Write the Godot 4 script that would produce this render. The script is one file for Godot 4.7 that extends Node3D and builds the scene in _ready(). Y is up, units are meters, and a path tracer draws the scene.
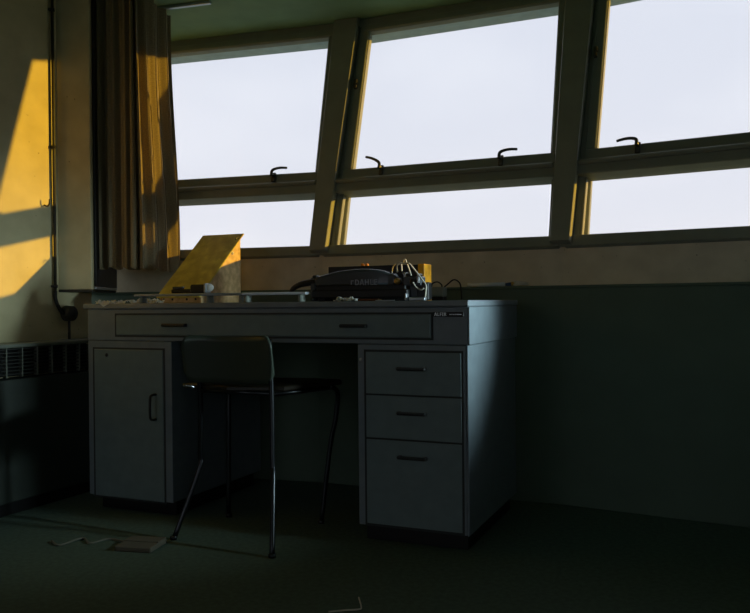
extends Node3D
# A dim control-room corner: steel desk under outward leaning windows, low sun from the right.

const SILL := 1.115        # height of the base line of the leaning window frames
const LEAN := 17.0         # degrees the windows lean outwards
const LEDGE := 0.914
const LAMP_Y := 0.945      # unseen lamp out of view on the right, lights the desk side
const LAMP_E := 3.0
const LAMP_ANGLE := 23.0
const BACK_LO := 0.9       # unseen window band behind the camera, sized to light the desk front
const BACK_HI := 2.2
const BACK_W := 2.7

var used := {}
var rng := RandomNumberGenerator.new()
var M := {}

# ------------------------------------------------------------------ naming helpers
func numbered(called: String) -> String:
	if not used.has(called):
		used[called] = 0
		return called
	used[called] += 1
	return "%s_%03d" % [called, used[called]]

func tag(o: Node, label: String, category: String, group := "", kind := "") -> void:
	o.set_meta("label", label)
	o.set_meta("category", category)
	if group != "": o.set_meta("group", group)
	if kind != "": o.set_meta("kind", kind)

func thing(called: String, label: String, category: String, at := Vector3.ZERO, turn := 0.0, group := "", kind := "") -> Node3D:
	var o := Node3D.new()
	o.name = numbered(called)
	o.position = at
	o.rotation_degrees.y = turn
	tag(o, label, category, group, kind)
	add_child(o, true)
	return o

func part(called: String, st: SurfaceTool, m: Material, parent: Node3D, label := "", smooth := false) -> MeshInstance3D:
	var o := MeshInstance3D.new()
	st.generate_normals()
	o.mesh = st.commit()
	o.material_override = m
	o.name = called
	o.cast_shadow = GeometryInstance3D.SHADOW_CASTING_SETTING_ON
	if label != "": o.set_meta("label", label)
	parent.add_child(o, true)
	return o

# ------------------------------------------------------------------ mesh helpers
func mb(smooth := false) -> SurfaceTool:
	var st := SurfaceTool.new()
	st.begin(Mesh.PRIMITIVE_TRIANGLES)
	st.set_smooth_group(0 if smooth else -1)
	return st

func tri(st: SurfaceTool, a: Vector3, b: Vector3, c: Vector3, hint: Vector3) -> void:
	if (b - a).cross(c - a).dot(hint) > 0.0:
		var t := b; b = c; c = t
	for p in [a, b, c]:
		st.set_uv(Vector2(p.x + p.z, p.y))
		st.add_vertex(p)

func quad(st: SurfaceTool, a: Vector3, b: Vector3, c: Vector3, d: Vector3, hint: Vector3) -> void:
	tri(st, a, b, c, hint)
	tri(st, a, c, d, hint)

# chamfered box; size, centre, chamfer, optional transform
func box(st: SurfaceTool, size: Vector3, at: Vector3, ch := 0.0, xf := Transform3D.IDENTITY) -> void:
	var h := size * 0.5
	ch = minf(ch, minf(h.x, minf(h.y, h.z)) * 0.9)
	var ax := [Vector3.RIGHT, Vector3.UP, Vector3.BACK]
	var P := func(sx: float, sy: float, sz: float, face: int) -> Vector3:
		var v := Vector3(sx * (h.x - ch), sy * (h.y - ch), sz * (h.z - ch))
		if face == 0: v.x = sx * h.x
		if face == 1: v.y = sy * h.y
		if face == 2: v.z = sz * h.z
		return xf * (v + at)
	var B := xf.basis
	for s in [-1.0, 1.0]:
		quad(st, P.call(s, -1, -1, 0), P.call(s, 1, -1, 0), P.call(s, 1, 1, 0), P.call(s, -1, 1, 0), B * Vector3(s, 0, 0))
		quad(st, P.call(-1, s, -1, 1), P.call(1, s, -1, 1), P.call(1, s, 1, 1), P.call(-1, s, 1, 1), B * Vector3(0, s, 0))
		quad(st, P.call(-1, -1, s, 2), P.call(1, -1, s, 2), P.call(1, 1, s, 2), P.call(-1, 1, s, 2), B * Vector3(0, 0, s))
	if ch <= 0.0: return
	for s in [-1.0, 1.0]:
		for t in [-1.0, 1.0]:
			quad(st, P.call(s, t, -1, 0), P.call(s, t, 1, 0), P.call(s, t, 1, 1), P.call(s, t, -1, 1), B * Vector3(s, t, 0))
			quad(st, P.call(s, -1, t, 0), P.call(s, 1, t, 0), P.call(s, 1, t, 2), P.call(s, -1, t, 2), B * Vector3(s, 0, t))
			quad(st, P.call(-1, s, t, 1), P.call(1, s, t, 1), P.call(1, s, t, 2), P.call(-1, s, t, 2), B * Vector3(0, s, t))
			for w in [-1.0, 1.0]:
				tri(st, P.call(s, t, w, 0), P.call(s, t, w, 1), P.call(s, t, w, 2), B * Vector3(s, t, w))

# one box committed as a part
func bx(called: String, size: Vector3, at: Vector3, m: Material, parent: Node3D, ch := 0.002, label := "") -> MeshInstance3D:
	var st := mb()
	box(st, size, at, ch)
	return part(called, st, m, parent, label)

func tube(st: SurfaceTool, pts: Array, r: float, sides := 10, r_end := -1.0) -> void:
	var n := pts.size()
	var rings := []
	var up := Vector3.UP
	var t0: Vector3 = (pts[1] - pts[0]).normalized()
	if absf(t0.dot(up)) > 0.9: up = Vector3.RIGHT
	var side: Vector3 = t0.cross(up).normalized()
	for i in n:
		var t: Vector3 = (pts[mini(i + 1, n - 1)] - pts[maxi(i - 1, 0)]).normalized()
		side = (side - t * side.dot(t)).normalized()
		var other := t.cross(side)
		var rad := r if r_end < 0 else lerpf(r, r_end, float(i) / (n - 1))
		var ring := []
		for k in sides:
			var a := TAU * k / sides
			ring.append(pts[i] + (side * cos(a) + other * sin(a)) * rad)
		rings.append(ring)
	for i in n - 1:
		for k in sides:
			var k2 := (k + 1) % sides
			var hint: Vector3 = (rings[i][k] + rings[i][k2]) * 0.5 - pts[i]
			quad(st, rings[i][k], rings[i][k2], rings[i + 1][k2], rings[i + 1][k], hint)
	for k in sides:
		tri(st, pts[0], rings[0][k], rings[0][(k + 1) % sides], pts[0] - pts[1])
		tri(st, pts[n - 1], rings[n - 1][k], rings[n - 1][(k + 1) % sides], pts[n - 1] - pts[n - 2])

# smooth path through control points
func path(ctrl: Array, steps := 6) -> Array:
	var out := []
	for i in ctrl.size() - 1:
		var p0: Vector3 = ctrl[maxi(i - 1, 0)]
		var p1: Vector3 = ctrl[i]
		var p2: Vector3 = ctrl[i + 1]
		var p3: Vector3 = ctrl[mini(i + 2, ctrl.size() - 1)]
		for k in steps:
			out.append(p1.cubic_interpolate(p2, p0, p3, float(k) / steps))
	out.append(ctrl[ctrl.size() - 1])
	return out

func lathe(st: SurfaceTool, prof: Array, sides := 20, xf := Transform3D.IDENTITY) -> void:
	for i in prof.size() - 1:
		for k in sides:
			var a := TAU * k / sides
			var b := TAU * (k + 1) / sides
			var p: Vector2 = prof[i]
			var q: Vector2 = prof[i + 1]
			var d := Vector2(q.y - p.y, p.x - q.x)
			var m := (a + b) * 0.5
			var hint := Vector3(cos(m) * d.x, d.y, sin(m) * d.x)
			if hint.length() < 1e-9: continue
			quad(st, xf * Vector3(p.x * cos(a), p.y, p.x * sin(a)), xf * Vector3(p.x * cos(b), p.y, p.x * sin(b)), xf * Vector3(q.x * cos(b), q.y, q.x * sin(b)), xf * Vector3(q.x * cos(a), q.y, q.x * sin(a)), xf.basis * hint)

# polygon in x,y extruded along z from z0 to z1 with chamfered rims
func prism(st: SurfaceTool, poly: PackedVector2Array, z0: float, z1: float, ch := 0.0, xf := Transform3D.IDENTITY) -> void:
	if Geometry2D.is_polygon_clockwise(poly): poly.reverse()
	var n := poly.size()
	var inner := PackedVector2Array()
	for i in n:
		var a := (poly[i] - poly[(i + n - 1) % n]).normalized()
		var b := (poly[(i + 1) % n] - poly[i]).normalized()
		var nn := (Vector2(-a.y, a.x) + Vector2(-b.y, b.x)).normalized()
		inner.append(poly[i] + nn * ch)
	var idx := Geometry2D.triangulate_polygon(inner)
	for s in [0, 1]:
		var z := z0 if s == 0 else z1
		var hz := Vector3(0, 0, -1.0 if s == 0 else 1.0)
		for i in range(0, idx.size(), 3):
			var p := []
			for k in 3:
				var v := inner[idx[i + k]]
				p.append(xf * Vector3(v.x, v.y, z))
			tri(st, p[0], p[1], p[2], xf.basis * hz)
		if ch > 0.0:
			var zi := z0 + ch if s == 0 else z1 - ch
			for i in n:
				var j := (i + 1) % n
				var e := poly[j] - poly[i]
				quad(st, xf * Vector3(inner[i].x, inner[i].y, z), xf * Vector3(inner[j].x, inner[j].y, z), xf * Vector3(poly[j].x, poly[j].y, zi), xf * Vector3(poly[i].x, poly[i].y, zi), xf.basis * (Vector3(e.y, -e.x, 0).normalized() + hz))
	for i in n:
		var j := (i + 1) % n
		var e := poly[j] - poly[i]
		quad(st, xf * Vector3(poly[i].x, poly[i].y, z0 + ch), xf * Vector3(poly[j].x, poly[j].y, z0 + ch), xf * Vector3(poly[j].x, poly[j].y, z1 - ch), xf * Vector3(poly[i].x, poly[i].y, z1 - ch), xf.basis * Vector3(e.y, -e.x, 0))

# like prism, with rims rounded in several steps and smooth shading
func prism_round(st: SurfaceTool, poly: PackedVector2Array, z0: float, z1: float, ch: float, steps := 5) -> void:
	if Geometry2D.is_polygon_clockwise(poly): poly.reverse()
	var n := poly.size()
	var dirs := PackedVector2Array()
	for i in n:
		var a := (poly[i] - poly[(i + n - 1) % n]).normalized()
		var b := (poly[(i + 1) % n] - poly[i]).normalized()
		dirs.append((Vector2(-a.y, a.x) + Vector2(-b.y, b.x)).normalized())
	var loops := []
	for s in 2:
		for k in steps + 1:
			var th := PI / 2 * (1.0 - float(k) / steps) if s == 0 else PI / 2 * float(k) / steps
			var z := z0 + ch - ch * sin(th) if s == 0 else z1 - ch + ch * sin(th)
			var lp := []
			for i in n:
				var v := poly[i] + dirs[i] * ch * (1.0 - cos(th))
				lp.append(Vector3(v.x, v.y, z))
			loops.append(lp)
	for k in loops.size() - 1:
		for i in n:
			var j := (i + 1) % n
			var e := poly[j] - poly[i]
			var zz: float = (loops[k][i].z + loops[k + 1][i].z) * 0.5
			var hz := clampf((zz - (z0 + z1) * 0.5) / ((z1 - z0) * 0.5), -1.0, 1.0)
			quad(st, loops[k][i], loops[k][j], loops[k + 1][j], loops[k + 1][i], Vector3(e.y, -e.x, 0).normalized() + Vector3(0, 0, hz))
	for lp in [loops[0], loops[loops.size() - 1]]:
		var flat := PackedVector2Array()
		for p in lp: flat.append(Vector2(p.x, p.y))
		var idx := Geometry2D.triangulate_polygon(flat)
		var hz := Vector3(0, 0, signf(lp[0].z - (z0 + z1) * 0.5))
		for i in range(0, idx.size(), 3):
			tri(st, lp[idx[i]], lp[idx[i + 1]], lp[idx[i + 2]], hz)

# picture-frame shaped ring (outer and inner rectangle) extruded along z
func ring(st: SurfaceTool, x0: float, x1: float, y0: float, y1: float, ix0: float, ix1: float, iy0: float, iy1: float, z0: float, z1: float, ch := 0.003) -> void:
	box(st, Vector3(x1 - x0, iy0 - y0, z1 - z0), Vector3((x0 + x1) / 2, (y0 + iy0) / 2, (z0 + z1) / 2), ch)
	box(st, Vector3(x1 - x0, y1 - iy1, z1 - z0), Vector3((x0 + x1) / 2, (y1 + iy1) / 2, (z0 + z1) / 2), ch)
	box(st, Vector3(ix0 - x0, iy1 - iy0, z1 - z0), Vector3((x0 + ix0) / 2, (iy0 + iy1) / 2, (z0 + z1) / 2), ch)
	box(st, Vector3(x1 - ix1, iy1 - iy0, z1 - z0), Vector3((x1 + ix1) / 2, (iy0 + iy1) / 2, (z0 + z1) / 2), ch)

func lettering(called: String, text: String, height: float, depth: float, m: Material, parent: Node3D, at: Vector3, label := "", bold := true) -> MeshInstance3D:
	var t := TextMesh.new()
	var f := SystemFont.new()
	f.font_names = PackedStringArray(["Droid Sans"])
	if bold: f.font_weight = 700
	t.font = f
	t.text = text
	t.font_size = 64
	t.pixel_size = height / 46.0
	t.depth = depth
	t.horizontal_alignment = HORIZONTAL_ALIGNMENT_LEFT
	t.vertical_alignment = VERTICAL_ALIGNMENT_CENTER
	var o := MeshInstance3D.new()
	o.mesh = t
	o.material_override = m
	o.name = called
	o.position = at
	if label != "": o.set_meta("label", label)
	parent.add_child(o, true)
	return o

# ------------------------------------------------------------------ materials
func noise_texture(seed_: int, freq: float, lo: Color, hi: Color, size := 256, contrast := 1.0, specks := 0, speck := Color.BLACK) -> ImageTexture:
	var n := FastNoiseLite.new()
	n.seed = seed_
	n.noise_type = FastNoiseLite.TYPE_SIMPLEX_SMOOTH
	n.frequency = freq
	n.fractal_octaves = 5
	var g := n.get_seamless_image(size, size)
	var im := Image.create(size, size, false, Image.FORMAT_RGB8)
	for y in size:
		for x in size:
			var v := clampf((g.get_pixel(x, y).r - 0.5) * contrast + 0.5, 0.0, 1.0)
			im.set_pixel(x, y, lo.lerp(hi, v))
	rng.seed = seed_ * 77 + 5
	for i in specks:
		var cx := rng.randi_range(2, size - 4)
		var cy := rng.randi_range(2, size - 4)
		var w := rng.randi_range(1, 2)
		for dx in w:
			for dy in rng.randi_range(1, 3):
				var c := im.get_pixel(cx + dx, cy + dy)
				im.set_pixel(cx + dx, cy + dy, c.lerp(speck, 0.6))
	return ImageTexture.create_from_image(im)

func mat(c: Color, rough := 0.6, metal := 0.0, tex: Texture2D = null, scale := 1.0, spec := 0.5) -> StandardMaterial3D:
	var m := StandardMaterial3D.new()
	m.albedo_color = c
	m.roughness = rough
	m.metallic = metal
	m.metallic_specular = spec
	if tex:
		m.albedo_texture = tex
		m.uv1_triplanar = true
		m.uv1_world_triplanar = true
		m.uv1_scale = Vector3.ONE * scale
	return m

func materials() -> void:
	var fine := noise_texture(3, 0.02, Color(0.93, 0.93, 0.93), Color(1, 1, 1), 256, 1.5)
	var plaster := noise_texture(7, 0.012, Color(0.91, 0.905, 0.885), Color(1, 1, 1), 384, 1.6, 26, Color(0.25, 0.2, 0.12))
	var wood := noise_texture(11, 0.03, Color(0.82, 0.78, 0.72), Color(1, 1, 1), 256, 1.8)
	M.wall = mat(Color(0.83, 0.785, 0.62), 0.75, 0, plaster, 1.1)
	M.panel = mat(Color(0.90, 0.86, 0.75), 0.7, 0, plaster, 1.3)
	M.far = mat(Color(0.34, 0.37, 0.35), 0.85, 0, fine, 0.7)
	M.bounce_stop = mat(Color(0.20, 0.22, 0.22), 0.7, 0, fine, 0.7)  # dark tone for the unseen wall stretch, cuts warm bounce
	M.ceiling = mat(Color(0.56, 0.70, 0.57), 0.8, 0, fine, 0.8)
	M.floor = mat(Color(0.34, 0.42, 0.36), 0.9, 0, noise_texture(21, 0.08, Color(0.85, 0.85, 0.85), Color(1, 1, 1), 256, 1.4), 2.0)
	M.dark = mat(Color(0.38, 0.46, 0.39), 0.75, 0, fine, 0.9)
	M.frame = mat(Color(0.57, 0.585, 0.53), 0.42, 0.0, fine, 1.5)
	M.post = mat(Color(0.60, 0.61, 0.555), 0.5, 0, fine, 1.5)
	M.eave = mat(Color(0.74, 0.84, 0.88), 0.8, 0, fine, 2.0)
	M.desk = mat(Color(0.50, 0.55, 0.58), 0.42, 0, fine, 2.5)
	M.front = mat(Color(0.47, 0.545, 0.555), 0.5, 0, fine, 2.5)
	M.gap = mat(Color(0.22, 0.24, 0.24), 0.8)
	M.desktop = mat(Color(0.54, 0.58, 0.61), 0.35, 0, fine, 2.5)
	M.black = mat(Color(0.05, 0.05, 0.055), 0.45)
	M.gloss = mat(Color(0.30, 0.32, 0.34), 0.25)
	M.grip = mat(Color(0.04, 0.04, 0.045), 0.55)
	M.handle = mat(Color(0.16, 0.16, 0.16), 0.45)
	M.steel = mat(Color(0.72, 0.73, 0.74), 0.25, 1.0)
	M.plate = mat(Color(0.62, 0.66, 0.69), 0.3, 0.0, null, 1.0, 0.8)
	M.plate_light = mat(Color(0.84, 0.87, 0.90), 0.3, 0.0, null, 1.0, 0.8)
	M.alu = mat(Color(0.74, 0.76, 0.78), 0.38, 0.85)
	M.chair_tube = mat(Color(0.26, 0.27, 0.28), 0.30, 1.0)
	M.chair_back = mat(Color(0.25, 0.29, 0.25), 0.35)
	M.chair_seat = mat(Color(0.13, 0.11, 0.08), 0.3)
	M.letter = mat(Color(0.92, 0.95, 0.97), 0.35, 0.5)
	M.letter_dim = mat(Color(0.62, 0.65, 0.72), 0.5)
	M.tan = mat(Color(0.93, 0.79, 0.58), 0.6, 0, wood, 3.0)
	M.amber = mat(Color(0.93, 0.86, 0.38), 0.35, 0, wood, 2.0)
	M.amber.backlight_enabled = true
	M.amber.backlight = Color(0.30, 0.28, 0.11)
	M.paper = mat(Color(0.97, 0.97, 0.96), 0.85)
	M.paper.backlight_enabled = true
	M.paper.backlight = Color(1.0, 1.0, 0.97)
	M.pale = mat(Color(0.96, 0.97, 0.98), 0.45)
	M.orange = mat(Color(0.95, 0.60, 0.18), 0.5)
	M.yellow = mat(Color(1.0, 0.70, 0.10), 0.6, 0, wood, 3.0)  # yellow deepened to paint in sunlight on the box end
	M.brown = mat(Color(0.45, 0.26, 0.14), 0.6)
	M.blue = mat(Color(0.12, 0.28, 0.50), 0.5)
	M.floor_cable = mat(Color(0.42, 0.42, 0.36), 0.7)
	M.cable = mat(Color(0.80, 0.77, 0.70), 0.6)
	M.dark_cable = mat(Color(0.10, 0.10, 0.09), 0.6)
	M.plastic = mat(Color(0.55, 0.58, 0.54), 0.55)
	M.brass = mat(Color(0.75, 0.62, 0.35), 0.35, 0.8)
	M.pipe = mat(Color(0.20, 0.19, 0.15), 0.55)
	M.slat = mat(Color(0.19, 0.205, 0.19), 0.6)
	M.heater_lit = mat(Color(0.46, 0.48, 0.43), 0.5, 0, fine, 2.0)  # lighter copy of the case colour, light on the top painted in
	M.heater = mat(Color(0.22, 0.25, 0.225), 0.5, 0, fine, 2.0)  # darker copy, shade on the case painted in
	M.card = mat(Color(0.40, 0.38, 0.32), 0.85)
	M.curtain = mat(Color(0.60, 0.54, 0.42), 0.9, 0, noise_texture(31, 0.15, Color(0.85, 0.85, 0.85), Color(1, 1, 1), 128, 1.5), 6.0)
	M.curtain.backlight_enabled = true
	M.curtain.backlight = Color(0.10, 0.09, 0.06)
	var gl := StandardMaterial3D.new()
	gl.albedo_color = Color(0.92, 0.96, 0.98, 0.05)
	gl.transparency = BaseMaterial3D.TRANSPARENCY_ALPHA
	gl.roughness = 0.05
	gl.metallic_specular = 0.3
	M.glass = gl

# ------------------------------------------------------------------ the window wall
var SEG := []   # [azimuth of the outward normal, middle of the segment on the floor plan, half width]

func r_of(phi: float) -> Vector3:
	return Vector3(cos(deg_to_rad(phi)), 0, sin(deg_to_rad(phi)))
func n_of(phi: float) -> Vector3:
	return Vector3(sin(deg_to_rad(phi)), 0, -cos(deg_to_rad(phi)))

func handle_on(parent: Node3D, u: float, dirx: float, tilt: float) -> void:
	var st := mb(true)
	# rose, neck and a lever that bends sideways
	box(st, Vector3(0.022, 0.05, 0.012), Vector3(u, 0.372, 0.026), 0.003)
	tube(st, [Vector3(u, 0.378, 0.03), Vector3(u, 0.380, 0.055)], 0.008, 10)
	var a := deg_to_rad(tilt)
	var d := Vector3(dirx * cos(a), sin(a), 0)
	tube(st, path([Vector3(u, 0.368, 0.055), Vector3(u, 0.392, 0.056), Vector3(u, 0.401, 0.058) + d * 0.014, Vector3(u, 0.403, 0.060) + d * 0.045, Vector3(u, 0.400, 0.056) + d * 0.080], 4), 0.008, 8, 0.006)
	part("handle", st, M.steel_dark, parent, "grey metal window lever handle")

func window(k: int, label: String, handles: Array) -> void:
	var s = SEG[k]
	var w := thing("window_%d" % k, label, "window", s[1] + Vector3(0, SILL, 0), -s[0], "", "structure")
	w.rotation_degrees = Vector3(0, -s[0], 0)
	w.basis = Basis(Vector3.UP, deg_to_rad(-s[0])) * Basis(Vector3.RIGHT, deg_to_rad(-LEAN))
	var st := mb()
	# fixed outer frame: bottom rail, jambs, head
	box(st, Vector3(1.12, 0.05, 0.09), Vector3(0, -0.018, -0.03), 0.004)
	for sx in [-1.0, 1.0]:
		box(st, Vector3(0.06, 1.25, 0.05), Vector3(sx * 0.540 + 0.008, 0.60, -0.020), 0.004)
		box(st, Vector3(0.03, 0.27, 0.03), Vector3(sx * 0.516 + 0.010, 0.14, -0.012), 0.003)
	box(st, Vector3(1.14, 0.08, 0.10), Vector3(0, 1.241, -0.035), 0.004)
	part("frame", st, M.frame, w)
	st = mb()
	box(st, Vector3(1.06, 0.062, 0.085), Vector3(0, 0.304, -0.008), 0.004)
	box(st, Vector3(1.05, 0.02, 0.022), Vector3(0, 0.326, 0.040), 0.007)
	part("transom", st, M.frame, w)
	st = mb()
	ring(st, -0.503, 0.543, 0.344, 1.206, -0.457, 0.506, 0.394, 1.170, -0.03, 0.02, 0.004)
	ring(st, -0.462, 0.511, 0.389, 1.175, -0.453, 0.502, 0.398, 1.167, -0.012, 0.012, 0.002)
	var sash := part("sash", st, M.frame, w)
	bx("glass_pane", Vector3(0.965, 0.780, 0.005), Vector3(0.0245, 0.782, 0.0), M.glass, sash, 0.0)
	bx("glass_pane", Vector3(1.0, 0.265, 0.005), Vector3(0, 0.140, -0.018), M.glass, w, 0.0)
	for h in handles:
		handle_on(sash, h[0], h[1], h[2])
	st = mb()
	box(st, Vector3(0.018, 0.05, 0.02), Vector3(-0.490, 0.86, 0.028), 0.003)
	tube(st, [Vector3(-0.490, 0.875, 0.028), Vector3(-0.478, 0.85, 0.042)], 0.005, 8)
	part("hinge", st, M.steel_dark, w)

func setting() -> void:
	# floor and ceiling
	var fl := thing("floor", "dark worn floor of the room", "floor", Vector3(0, 0, 0), 0, "", "structure")
	bx("slab", Vector3(12, 0.2, 12), Vector3(0, -0.1, 0), M.floor, fl, 0.0)
	var ce := thing("ceiling", "pale green flat ceiling above the windows", "ceiling", Vector3(0, 2.31, 0), 0, "", "structure")
	# left partition with the sun patch
	var lw := thing("wall_left", "yellow cream side wall with a patch of low sunlight", "wall", Vector3(-1.423, 0, -3.599), -25, "", "structure")
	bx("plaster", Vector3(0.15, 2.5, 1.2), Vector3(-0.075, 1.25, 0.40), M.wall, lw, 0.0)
	bx("unseen_boarding", Vector3(0.15, 2.5, 7.1), Vector3(-0.075, 1.25, 4.55), M.bounce_stop, lw, 0.0)  # out of view, placed to cut warm bounce onto the desk
	# boxed column in the corner, ends above the heater
	var col := thing("wall_corner", "boxed corner column between the sunlit wall and the curtain", "wall", Vector3(-1.350, 0, -3.607), 6.0, "", "structure")
	bx("casing", Vector3(0.147, 1.39, 0.50), Vector3(0, 0.921 + 0.694, -0.25), M.wall, col, 0.004)
	bx("bottom_strip", Vector3(0.148, 0.012, 0.502), Vector3(0, 0.915, -0.25), M.pipe, col, 0.002)
	# window wall: a run of flat segments, each turned a little more
	var P1 := Vector3(-0.252, 0, -3.839)
	var P2 := Vector3(0.797, 0, -3.383)
	var wid := P1.distance_to(P2)
	var phis := [8.5, 16.0, 23.5, 31.0, 38.5, 46.0, 53.5]
	var P := [P1 - r_of(16.0) * wid - r_of(8.5) * wid, P1 - r_of(16.0) * wid, P1, P2]
	for k in [3, 4, 5, 6]:
		P.append(P[k] + r_of(phis[k]) * wid)
	for k in 7:
		SEG.append([phis[k], (P[k] + P[k + 1]) * 0.5, wid * 0.5])
	var names := ["behind the column", "left of the first post, under the curtain", "under the middle window", "right of the second post", "further right past the frame", "well past the right edge of the picture", "at the right end of the room"]
	for k in 7:
		var s = SEG[k]
		var w := thing("wall_front", "painted wall panel below the windows, " + names[k], "wall", s[1], -s[0], "", "structure")
		if k == 0:
			bx("panel", Vector3(wid + 0.03, 2.4, 0.15), Vector3(0, 1.2, -0.075), M.panel, w, 0.0)
		else:
			bx("panel", Vector3(wid + 0.01, SILL - 0.03, 0.15), Vector3(0, (SILL - 0.03) / 2, -0.075), M.panel, w, 0.0)
			bx("sill_strip", Vector3(wid + 0.01, 0.018, 0.17), Vector3(0, SILL - 0.028, -0.067), M.frame, w, 0.004)
			bx("lintel", Vector3(wid + 0.08, 0.14, 0.22), Vector3(0, 2.38, -0.50), M.ceiling, w, 0.0)
		var g := thing("trim", "dark heater casing with a narrow ledge, " + names[k], "ledge", s[1], -s[0], "", "structure")
		g.name = "trim_%d" % (k + 1)
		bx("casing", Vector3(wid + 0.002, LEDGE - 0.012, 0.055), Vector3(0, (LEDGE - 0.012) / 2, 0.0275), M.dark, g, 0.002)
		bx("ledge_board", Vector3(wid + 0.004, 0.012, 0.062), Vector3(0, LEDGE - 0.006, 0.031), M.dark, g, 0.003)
		if k > 0:
			var e := thing("trim", "pale concrete eave outside, above the windows, " + names[k], "eave", s[1], -s[0], "", "structure")
			e.name = "trim_%d" % (k + 10)
			bx("slab", Vector3(wid + 0.16, 0.12, 0.14), Vector3(0, 2.231 + 0.06, -0.43), M.eave, e, 0.004)
	# black sheet for the shade on the column side, with a pale metal edge
	var d := thing("trim_20", "black sheet for the shade on the side of the column, with pale metal edging", "trim", Vector3(-1.350, 0, -3.607), 6.0, "", "structure")
	bx("board", Vector3(0.010, 1.37, 0.43), Vector3(0.080, 0.935 + 0.685, -0.245), M.black, d)
	bx("edging", Vector3(0.012, 0.012, 0.44), Vector3(0.080, 0.928, -0.245), M.alu, d, 0.002)
	bx("edging", Vector3(0.012, 0.11, 0.008), Vector3(0.080, 0.989, -0.466), M.alu, d, 0.002)
	# the ceiling follows the heads of the windows
	var cpoly := PackedVector2Array()
	cpoly.append(Vector2(-2.9, 3.8))
	cpoly.append(Vector2(-2.9, P[0].z - 0.1))
	cpoly.append(Vector2(P[0].x, P[0].z - 0.1))
	for k in range(1, P.size()):
		var ph: float = phis[mini(k, phis.size() - 1)] - (3.75 if k < phis.size() else 0.0)
		var q: Vector3 = P[k] + n_of(ph) * 0.42
		cpoly.append(Vector2(q.x, q.z))
	var pe: Vector3 = P[P.size() - 1]
	cpoly.append(Vector2(pe.x + 0.4, pe.z - 0.1))
	cpoly.append(Vector2(pe.x + 0.4, 3.8))
	var cst := mb()
	prism(cst, cpoly, -0.15, 0.0, 0.0, Transform3D(Basis(Vector3.RIGHT, Vector3.BACK, Vector3.DOWN), Vector3.ZERO))
	part("slab", cst, M.ceiling, ce)
	# windows
	window(1, "leaning window at the left, half behind the curtain", [[-0.30, -1.0, 10.0], [0.29, 1.0, 4.0]])
	window(2, "middle leaning window between the two posts", [[-0.295, -1.0, 24.0], [0.285, 1.0, 4.0]])
	window(3, "leaning window to the right of the second post", [[-0.28, -1.0, -2.0], [0.30, 1.0, 4.0]])
	window(4, "leaning window further right outside the picture", [[-0.30, -1.0, 4.0], [0.30, 1.0, 4.0]])
	window(5, "leaning window well past the right edge of the picture", [[-0.30, -1.0, 4.0], [0.30, 1.0, 4.0]])
	window(6, "last leaning window at the right end of the room", [[-0.30, -1.0, 4.0], [0.30, 1.0, 4.0]])
	# posts between them
	var plab := ["leaning post behind the curtain", "leaning metal post between left and middle window", "leaning metal post between middle and right window", "leaning metal post past the right window", "leaning metal post outside the picture", "leaning metal post well outside the picture", "leaning metal post at the room's right end"]
	for k in range(1, 8):
		var ph: float = phis[k - 1] + 3.75 if k < 7 else 53.5
		var po := thing("trim", plab[k - 1], "post", P[k] + Vector3(0, SILL - 0.03, 0), 0, "", "structure")
		po.name = "trim_%d" % (k + 30)
		po.basis = Basis(Vector3.UP, deg_to_rad(-ph)) * Basis(Vector3.RIGHT, deg_to_rad(-LEAN))
		var pst := mb()
		prism(pst, PackedVector2Array([Vector2(-0.041, -0.005), Vector2(0.043, -0.005), Vector2(0.080, 1.315), Vector2(-0.052, 1.315)]), -0.062, 0.066, 0.004)
		part("post", pst, M.post, po)
		bx("backing_strip", Vector3(0.17, 1.30, 0.03), Vector3(0.01, 0.655, -0.045), M.frame, po, 0.003)
	# closing walls out of sight, kept dark to limit bounce
	var PR: Vector3 = P[7]
	var rw := thing("wall_right", "plain partition closing the room on the right", "wall", PR, 0, "", "structure")
	bx("plaster", Vector3(0.2, 2.5, 3.8 - PR.z), Vector3(0.1, 1.25, (3.8 - PR.z) / 2), M.far, rw, 0.0)
	# back wall: unseen window band, sized to light what faces the camera
	var bw := thing("wall_back", "plain wall behind the camera with an unseen window band lighting the desk front", "wall", Vector3(0.5, 0, 3.6), 0, "", "structure")
	var bwid := 7.6
	bx("lower_wall", Vector3(bwid, BACK_LO, 0.2), Vector3(0, BACK_LO / 2, 0.1), M.far, bw, 0.0)
	bx("upper_wall", Vector3(bwid, 2.4 - BACK_HI, 0.2), Vector3(0, (BACK_HI + 2.4) / 2, 0.1), M.far, bw, 0.0)
	for sx in [-1.0, 1.0]:
		var ww := (bwid - BACK_W) / 2
		bx("side_wall", Vector3(ww, BACK_HI - BACK_LO, 0.2), Vector3(sx * (bwid - ww) / 2, (BACK_HI + BACK_LO) / 2, 0.1), M.far, bw, 0.0)
	var bwin := thing("window_7", "unseen upright window band behind the camera, placed to light the desk front", "window", Vector3(0.5, BACK_LO, 3.66), 0, "", "structure")
	var bst := mb()
	var bh := BACK_HI - BACK_LO
	ring(bst, -BACK_W / 2, BACK_W / 2, 0.0, bh, -BACK_W / 2 + 0.05, BACK_W / 2 - 0.05, 0.05, bh - 0.05, -0.03, 0.03)
	for x in [-0.5, 0.5]:
		box(bst, Vector3(0.06, bh - 0.1, 0.05), Vector3(x * BACK_W / 3, bh / 2, 0), 0.003)
	part("frame", bst, M.frame, bwin)
	for x in [-1, 0, 1]:
		bx("glass_pane", Vector3(BACK_W / 3 - 0.08, bh - 0.1, 0.005), Vector3(x * (BACK_W / 3 - 0.01), bh / 2, 0), M.glass, bwin, 0.0)

# ------------------------------------------------------------------ desk
var DX: Transform3D   # desk frame: x along its front, z towards the room, origin at the middle of its front foot

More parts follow.
